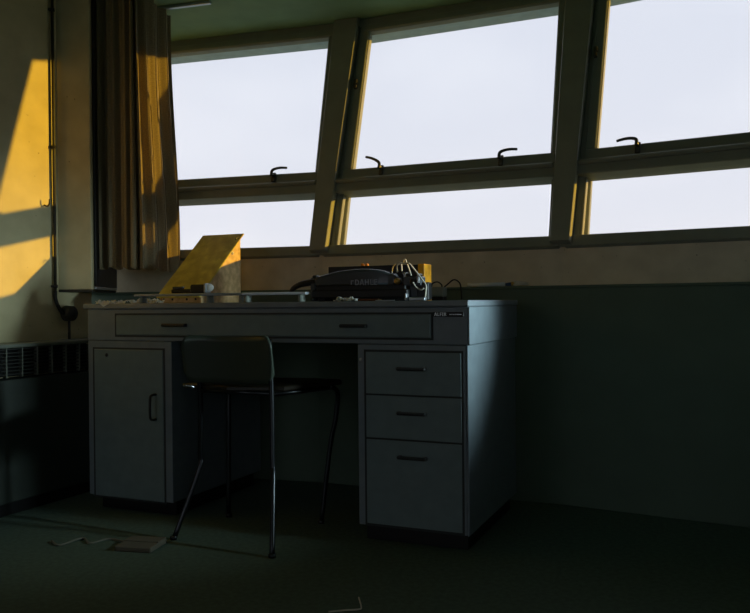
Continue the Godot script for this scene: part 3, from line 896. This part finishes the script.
func left_wall_things() -> void:
	# frame of the left wall: origin at the column corner, z towards the room, x out of the wall
	var LX := Transform3D(Basis(Vector3.UP, deg_to_rad(-25)), Vector3(-1.423, 0, -3.599))
	var base := LX * Vector3(0.013, 0.915, 0.030)
	var o := thing("conduit_pipe", "thin dark upright conduit on the sunlit wall by the column", "pipe", base, -25)
	var st := mb(true)
	tube(st, [Vector3(0, 0, 0), Vector3(0, 1.39, 0)], 0.0068, 12)
	part("tube", st, M.pipe, o)
	for y in [0.02, 0.640, 1.25]:
		st = mb(true)
		lathe(st, [Vector2(0.0068, -0.006), Vector2(0.0105, -0.006), Vector2(0.0105, 0.006), Vector2(0.0068, 0.006)], 12, Transform3D(Basis.IDENTITY, Vector3(0, y, 0)))
		box(st, Vector3(0.008, 0.011, 0.030), Vector3(-0.0085, y, 0), 0.002)
		part("clip", st, M.handle, o)
	st = mb(true)
	tube(st, path([Vector3(0, 0.0, 0), Vector3(0.0, -0.035, 0.0), Vector3(0.004, -0.070, -0.012), Vector3(0.006, -0.098, -0.035), Vector3(0.008, -0.104, -0.075)], 6), 0.0085, 12)
	part("hose", st, M.dark_cable, o, "bent black hose")
	o = thing("junction_box", "round dark junction box low on the left wall above the heater", "box", LX * Vector3(0.0, 0.813, -0.045), -25)
	st = mb(true)
	lathe(st, [Vector2(0, 0.045), Vector2(0.026, 0.044), Vector2(0.034, 0.036), Vector2(0.036, 0.0), Vector2(0, 0.0)], 22, Transform3D(Basis(Vector3.FORWARD, PI / 2), Vector3.ZERO))
	part("body", st, M.pipe, o)
	st = mb(true)
	lathe(st, [Vector2(0, 0.004), Vector2(0.020, 0.003), Vector2(0.022, 0.0)], 20, Transform3D(Basis(Vector3.FORWARD, PI / 2), Vector3(0.044, 0, 0)))
	part("lid", st, M.handle, o)
	st = mb(true)
	tube(st, [Vector3(0.016, -0.03, 0), Vector3(0.016, -0.125, 0)], 0.006, 8)
	part("lower_tube", st, M.pipe, o)
	# hook
	o = thing("wall_hook", "small dark hook on the sunlit wall left of the conduit", "hook", LX * Vector3(0.0, 1.293, 0.075), -25)
	st = mb(true)
	tube(st, path([Vector3(0, 0, 0), Vector3(0.018, -0.006, 0), Vector3(0.030, 0.004, 0), Vector3(0.032, 0.024, 0)], 4), 0.0035, 6)
	part("hook", st, M.handle, o)
	# convector heater under the left wall
	o = thing("convector_heater", "long metal convector heater with slatted grille along the left wall", "heater", LX * Vector3(0.0, 0, 1.0), -25)
	var x := 0.105
	bx("case", Vector3(x - 0.012, 0.50, 2.3), Vector3((x - 0.012) / 2 + 0.002, 0.30, 0), M.heater, o, 0.003)
	bx("kick_base", Vector3(x - 0.02, 0.05, 2.26), Vector3((x - 0.02) / 2 + 0.002, 0.025, 0), M.black, o, 0.002)
	bx("top_plate", Vector3(x + 0.01, 0.018, 2.32), Vector3((x + 0.01) / 2 + 0.002, 0.688, 0), M.heater_lit, o, 0.004)
	bx("back_plate", Vector3(0.008, 0.13, 2.3), Vector3(0.008, 0.619, 0), M.black, o, 0.0)
	for i in 8:
		bx("slat", Vector3(0.020, 0.0045, 2.28), Vector3(x - 0.016, 0.571 + i * 0.0145, 0), M.slat, o, 0.001)
	for i in 28:
		bx("divider", Vector3(0.022, 0.122, 0.006), Vector3(x - 0.013, 0.619, -1.10 + i * 0.078), M.heater_lit, o, 0.001)
	bx("end_cap", Vector3(x - 0.006, 0.62, 0.01), Vector3((x - 0.006) / 2 + 0.002, 0.36, -1.155), M.heater, o, 0.002)

func floor_things() -> void:
	var o := thing("flat_carton", "small flat cardboard box lying on the floor before the desk door", "box", Vector3(-0.828, 0, -2.80), -12)
	bx("carton", Vector3(0.135, 0.018, 0.12), Vector3(0, 0.009, 0), M.card, o, 0.003)
	bx("flap", Vector3(0.132, 0.003, 0.058), Vector3(0, 0.0195, -0.03), M.card, o, 0.001)
	o = thing("floor_cable", "thin pale cable snaking over the floor to the flat cardboard box", "cable", Vector3(-1.05, 0, -2.88), 0)
	var st := mb(true)
	tube(st, path([Vector3(-0.12, 0.004, 0.01), Vector3(-0.07, 0.004, 0.06), Vector3(-0.02, 0.005, -0.02), Vector3(0.03, 0.004, 0.04), Vector3(0.08, 0.004, -0.01), Vector3(0.15, 0.004, 0.03)], 6), 0.004, 8)
	part("cable", st, M.floor_cable, o)
	o = thing("bent_wire", "short bent pale wire on the floor nearest the camera", "wire", Vector3(-0.07, 0, -2.22), 0)
	st = mb(true)
	tube(st, path([Vector3(-0.065, 0.003, 0.03), Vector3(-0.02, 0.003, 0.02), Vector3(0.018, 0.003, 0.014), Vector3(0.024, 0.006, 0.004), Vector3(0.016, 0.012, -0.05)], 5), 0.0022, 6)
	part("wire", st, M.cable, o)

# unseen lamp on an unseen cabinet, out of view, lighting the desk's right side
func unseen_lamp_corner() -> void:
	var head := at_desk(0.82, 0.0, 0.0) + r_of(23.5) * 1.14 + n_of(23.5) * 0.105
	var o := thing("unseen_cabinet", "unseen low dark cabinet out of view on the right, carrying the lamp", "cabinet", head + r_of(23.5) * 0.22, -23.5)
	bx("body", Vector3(0.46, 0.70, 0.40), Vector3(0, 0.39, 0), M.dark, o, 0.004)
	bx("plinth", Vector3(0.42, 0.04, 0.36), Vector3(0, 0.02, 0), M.black, o, 0.002)
	bx("door", Vector3(0.43, 0.64, 0.014), Vector3(0, 0.39, 0.206), M.dark, o, 0.003)
	var l := thing("unseen_lamp", "unseen lamp with round cool bulb and two flaps, out of view, placed to light the right side of the desk", "lamp", head + Vector3(0, 0.74, 0), -23.5)
	var hy := LAMP_Y - 0.74
	var st := mb(true)
	lathe(st, [Vector2(0, 0), Vector2(0.075, 0), Vector2(0.078, 0.008), Vector2(0.06, 0.018), Vector2(0, 0.022)], 24, Transform3D(Basis.IDENTITY, Vector3(0.17, 0, 0)))
	part("base", st, M.handle, l)
	st = mb(true)
	tube(st, path([Vector3(0.17, 0.015, 0), Vector3(0.175, 0.14, 0), Vector3(0.165, hy - 0.02, 0), Vector3(0.09, hy, 0)], 6), 0.006, 8)
	part("stem", st, M.handle, l)
	var X := Transform3D(Basis(Vector3.BACK, PI / 2), Vector3(0.0, hy, 0))
	st = mb(true)
	lathe(st, [Vector2(0.0, -0.105), Vector2(0.05, -0.098), Vector2(0.085, -0.065), Vector2(0.105, 0.0), Vector2(0.108, 0.03), Vector2(0.105, 0.03), Vector2(0.101, 0.0), Vector2(0.082, -0.062), Vector2(0.0, -0.10)], 28, X)
	part("shade", st, M.handle, l)
	st = mb(true)
	lathe(st, [Vector2(0.0, -0.075), Vector2(0.04, -0.063), Vector2(0.067, -0.034), Vector2(0.075, 0.0), Vector2(0.067, 0.034), Vector2(0.04, 0.063), Vector2(0.0, 0.075)], 22, X)
	var bm := StandardMaterial3D.new()
	bm.albedo_color = Color(0.9, 0.95, 1.0)
	bm.emission_enabled = true
	bm.emission = Color(0.80, 0.93, 1.0)
	bm.emission_energy_multiplier = 1.0
	part("bulb", st, bm, l)
	# slanting flap on the window side, shading what lies low and far back
	st = mb()
	prism(st, PackedVector2Array([Vector2(-0.04, -0.062), Vector2(0.095, 0.025), Vector2(0.17, 0.025), Vector2(0.17, -0.18), Vector2(-0.04, -0.18)]), -0.0015, 0.0015, 0.0, Transform3D(Basis(Vector3.FORWARD, Vector3.UP, Vector3.RIGHT), Vector3(-0.16, hy, 0)))
	part("flap", st, M.handle, l)
	st = mb()
	box(st, Vector3(0.13, 0.003, 0.16), Vector3(-0.10, hy - 0.105, 0.02), 0.001)
	box(st, Vector3(0.15, 0.008, 0.004), Vector3(-0.085, hy - 0.103, -0.02), 0.001)
	part("flap", st, M.handle, l)
	var sp := SpotLight3D.new()
	sp.name = "unseen_lamp_light"
	sp.light_color = Color(0.86, 0.975, 1.0)
	sp.light_energy = LAMP_E
	sp.spot_range = 12.0
	sp.spot_attenuation = 2.0
	sp.spot_angle = LAMP_ANGLE
	sp.spot_angle_attenuation = 1.0
	sp.light_size = 0.075
	sp.shadow_enabled = true
	add_child(sp)
	var from := head + Vector3(0, LAMP_Y, 0)
	sp.look_at_from_position(from, at_desk(0.82, 0.735, 0.0), Vector3.UP)

# ------------------------------------------------------------------ camera, sky, sun
func _ready() -> void:
	var cam := Camera3D.new()
	cam.name = "camera"
	cam.position = Vector3(0, 0.85, 0)
	cam.basis = Basis(Vector3.RIGHT, deg_to_rad(-0.29)) * Basis(Vector3.BACK, deg_to_rad(-0.53))
	cam.fov = rad_to_deg(2.0 * atan(306.5 / 800.0))
	cam.near = 0.05
	cam.far = 200.0
	add_child(cam)
	cam.current = true

	var env := Environment.new()
	var sky := Sky.new()
	var sm := ProceduralSkyMaterial.new()
	sm.sky_top_color = Color(0.915, 0.94, 1.0)
	sm.sky_horizon_color = Color(0.97, 0.97, 1.0)
	sm.sky_curve = 0.12
	sm.ground_horizon_color = Color(0.80, 0.83, 0.87)
	sm.ground_bottom_color = Color(0.55, 0.60, 0.60)
	sm.ground_curve = 0.1
	sm.sun_angle_max = 4.0
	sm.energy_multiplier = 1.0
	var cn := FastNoiseLite.new()
	cn.seed = 5
	cn.noise_type = FastNoiseLite.TYPE_SIMPLEX_SMOOTH
	cn.frequency = 0.018
	cn.fractal_octaves = 4
	var cg := cn.get_seamless_image(256, 256)
	var ci := Image.create(512, 256, false, Image.FORMAT_RGBA8)
	for cy in 256:
		for cx in 512:
			var cv := clampf((cg.get_pixel((cx * 2) % 256, (cy * 5) % 256).r - 0.45) * 2.2, 0.0, 1.0)
			ci.set_pixel(cx, cy, Color(1.0, 0.97, 0.95, cv))
	sm.sky_cover = ImageTexture.create_from_image(ci)
	sm.sky_cover_modulate = Color(0.26, 0.26, 0.24, 1.0)
	sky.sky_material = sm
	env.background_mode = Environment.BG_SKY
	env.sky = sky
	env.ambient_light_source = Environment.AMBIENT_SOURCE_SKY
	env.tonemap_mode = Environment.TONE_MAPPER_LINEAR
	env.tonemap_exposure = 1.0
	env.sdfgi_enabled = true
	env.ssao_enabled = true
	env.ssil_enabled = true
	var we := WorldEnvironment.new()
	we.name = "world_environment"
	we.environment = env
	add_child(we)

	var sun := DirectionalLight3D.new()
	sun.name = "sun"
	sun.light_color = Color(1.0, 0.785, 0.22)
	sun.light_energy = 1.6
	sun.light_angular_distance = 0.6
	sun.shadow_enabled = true
	add_child(sun)
	var to_sun := Vector3(cos(deg_to_rad(7.0)) * cos(deg_to_rad(7.0)), sin(deg_to_rad(7.0)), -sin(deg_to_rad(7.0)) * cos(deg_to_rad(7.0)))
	sun.look_at_from_position(to_sun * 20.0, Vector3.ZERO, Vector3.UP)

	DX = Transform3D(Basis(Vector3.UP, deg_to_rad(-23.5)), n_of(23.5) * 2.573 - r_of(23.5) * 1.598)
	materials()
	M.steel_dark = mat(Color(0.34, 0.33, 0.30), 0.35, 0.7)
	setting()
	desk()
	chair()
	wedge_stand()
	paper_cutter()
	black_box()
	small_things()
	ledge_things()
	curtain()
	left_wall_things()
	floor_things()
	unseen_lamp_corner()
